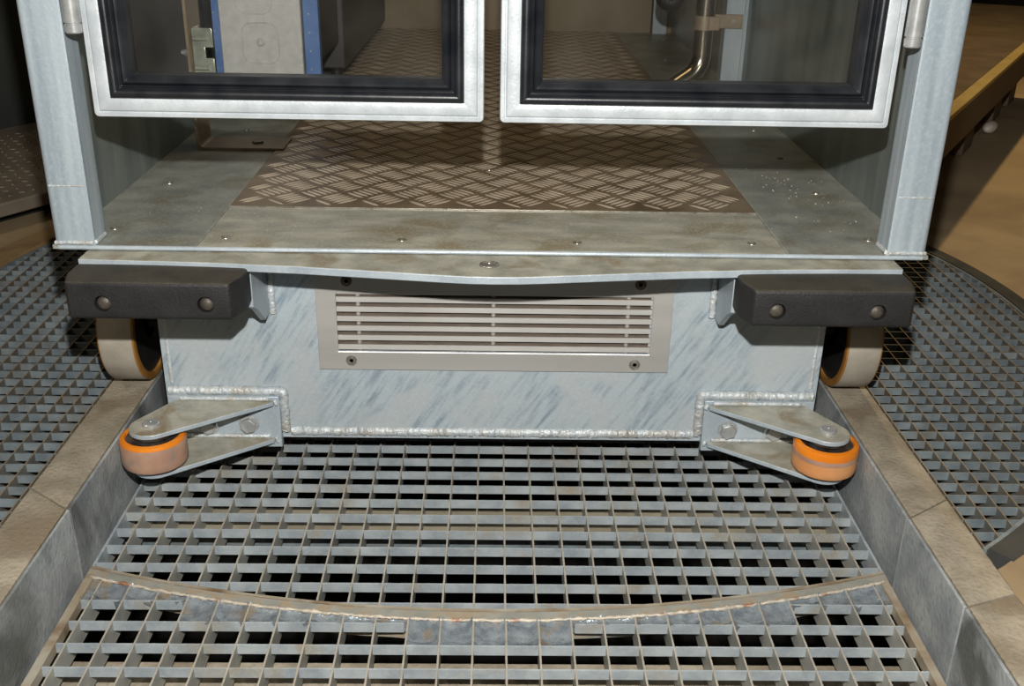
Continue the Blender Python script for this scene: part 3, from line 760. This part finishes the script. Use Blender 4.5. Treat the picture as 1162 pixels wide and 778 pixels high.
bm = N(); lathe(bm, [(.006, 0), (.006, -.004), (.003, -.004), (.003, -.002), (0, -.002)], (.524, Y+.022, H-.277), 'y', 16); obj('clamp_screw', bm, SCREW, cp)
# rubber hose loop
t_ = N(); X0, Y0, Z0 = .445, 2.80, H-.262; path = [(X0-.017, Y0, H+.2)]+[(X0-.017*math.cos(PI*k/12), Y0, Z0-.017*math.sin(PI*k/12)) for k in range(13)]+[(X0+.017, Y0, H+.2)]
P2 = []
for a, b in zip(path[:-1], path[1:]):
    n = max(1, int((Vector(b)-Vector(a)).length/.004)); P2 += [Vector(a).lerp(Vector(b), i/n) for i in range(n)]
P2.append(Vector(path[-1])); tube(t_, P2, lambda i: .0215+(.0012 if i % 2 else 0), 16)
tag(obj('rubber_hose', t_, BLACK, loc=(X0, Y0, H-.3)), 'black ribbed rubber hose loop hanging at the top behind the right door', 'hose')
# crumbs on the floor sheet
bm = N(); rnd = random.Random(3)
for k in range(100):
    if k < 55: x = rnd.gauss(.475, .030); y = rnd.gauss(1.62, .085)
    else: x = rnd.uniform(-.55, .55); y = rnd.uniform(1.36, 1.49)
    if not (abs(x) < .555 and 1.36 < y < 1.9) or abs(x) < .40 and y > 1.49: continue
    r = rnd.uniform(.0003, .0010)*(1 if k < 55 else .6); m_ = Matrix.Translation((x, y, FT+r*.5)) @ Matrix.Rotation(rnd.uniform(0, 6), 4, Vector((rnd.random(), rnd.random(), rnd.random()+.1)).normalized())
    blob(bm, m_ @ Matrix.Diagonal((r, r*1.6, r*.7, 1)))
tag(obj('floor_crumbs', bm, DUST, loc=(.47, 1.6, FT)), 'scatter of white crumbs on the cabin floor at the right', 'debris', kind='stuff')

# ================================================================== SURROUNDINGS
def oriented(bm, p, d, along, perp, z0, z1, a0=0, p0=0):
    """box with its long axis along direction d starting at point p; perp to the left of d"""
    d = Vector((d[0], d[1], 0)).normalized(); q = Vector((-d.y, d.x, 0)); p = Vector((p[0], p[1], 0))
    c = [p+d*a0+q*p0, p+d*along+q*p0, p+d*along+q*perp, p+d*a0+q*perp]
    loft(bm, [[(v.x, v.y, z0) for v in c], [(v.x, v.y, z1) for v in c]])
# raised walkway right
dk = Vector((.53, .848, 0)); P0 = Vector((.93, 2.24, 0)); zd = H-.50
t = empty('walkway', (1.5, 3.2, ZF), 'raised walkway with a worn yellow front edge on the tan floor at the upper right', 'walkway')
bm = N(); oriented(bm, P0, dk, 1.95, .38, zd-.012, zd-.001, 0.0, .036); obj('deck', bm, BROWN, t)
bm = N(); oriented(bm, P0, dk, 1.95, .035, zd-.012, zd); obj('edge_strip', bm, YELLOW, t, bevel=.002, label='worn yellow edge strip')
bm = N(); oriented(bm, P0, dk, 1.95, .012, zd-.105, zd-.0125, 0, .002); obj('fascia', bm, BROWN, t)
for a in (.30, .85, 1.4, 1.75):
    bm = N(); oriented(bm, P0, dk, a+.16, .06, ZF+.0005, zd-.106, a, .03); obj('leg', bm, BROWN, t, bevel=.004)
bm = N(); bmesh.ops.create_uvsphere(bm, u_segments=20, v_segments=12, radius=1, matrix=Matrix.Translation((1.575, 3.30, ZF+.0195)) @ Matrix.Rotation(.9, 4, 'Z') @ Matrix.Diagonal((.046, .020, .019, 1)))
tag(obj('white_cap', bm, WHITEP, loc=(1.575, 3.3, ZF)), 'small white rounded object lying under the walkway at the upper right', 'cap')
# left: brown floor strip, step with checker surface, dark wall
dl = Vector((.516, .857, 0))
t = empty('side_step', (-1.2, 2.5, ZF), 'dark step with a dimpled tread at the left edge, in front of the dark panel', 'step')
PL = Vector((-1.35, 1.70, 0))
bm = N(); oriented(bm, PL, dl, 1.35, .62, ZF+.030, ZF+.060, 0, -.012); st = obj('tread', bm, STEPD, t, bevel=.004)
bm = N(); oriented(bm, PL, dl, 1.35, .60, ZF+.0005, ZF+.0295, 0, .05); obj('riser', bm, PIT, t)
bm = N(); q = Vector((-dl.y, dl.x, 0))
for i in range(41):
    for j in range(15):
        c = PL+dl*(.1+i*.030+(j % 2)*.015)+q*(.03+j*.036)
        M_ = Matrix.Translation((c.x, c.y, ZF+.060)) @ Matrix.Rotation(math.atan2(dl.y, dl.x)+(.8 if (i+j) % 2 else -.8), 4, 'Z') @ Matrix.Diagonal((.010, .0045, .0022, 1))
        blob(bm, M_)
obj('dimples', bm, STEPD, st, ang=80)
bm = N(); oriented(bm, PL, dl, 2.2, .70, ZF+.0005, H+1.2, -.6, .625)
tag(obj('dark_panel', bm, DARKPANEL, loc=(-1.6, 2.6, ZF)), 'tall dark panel behind the step at the upper left', 'panel')
bm = N(); a = (-1.07, 1.98); tube(bm, [(a[0]-.012, a[1]-.02, H+.2), (a[0]-.012, a[1]-.02, ZF+.12), (a[0]-.010, a[1]-.02, ZF+.09), (a[0]-.03, a[1]-.02, ZF+.062), (a[0]-.08, a[1]-.02, ZF+.050)], .012, 14)
tag(obj('grey_conduit', bm, GREYP, loc=(a[0], a[1], ZF)), 'grey conduit bending at the extreme left edge beside the step', 'conduit')
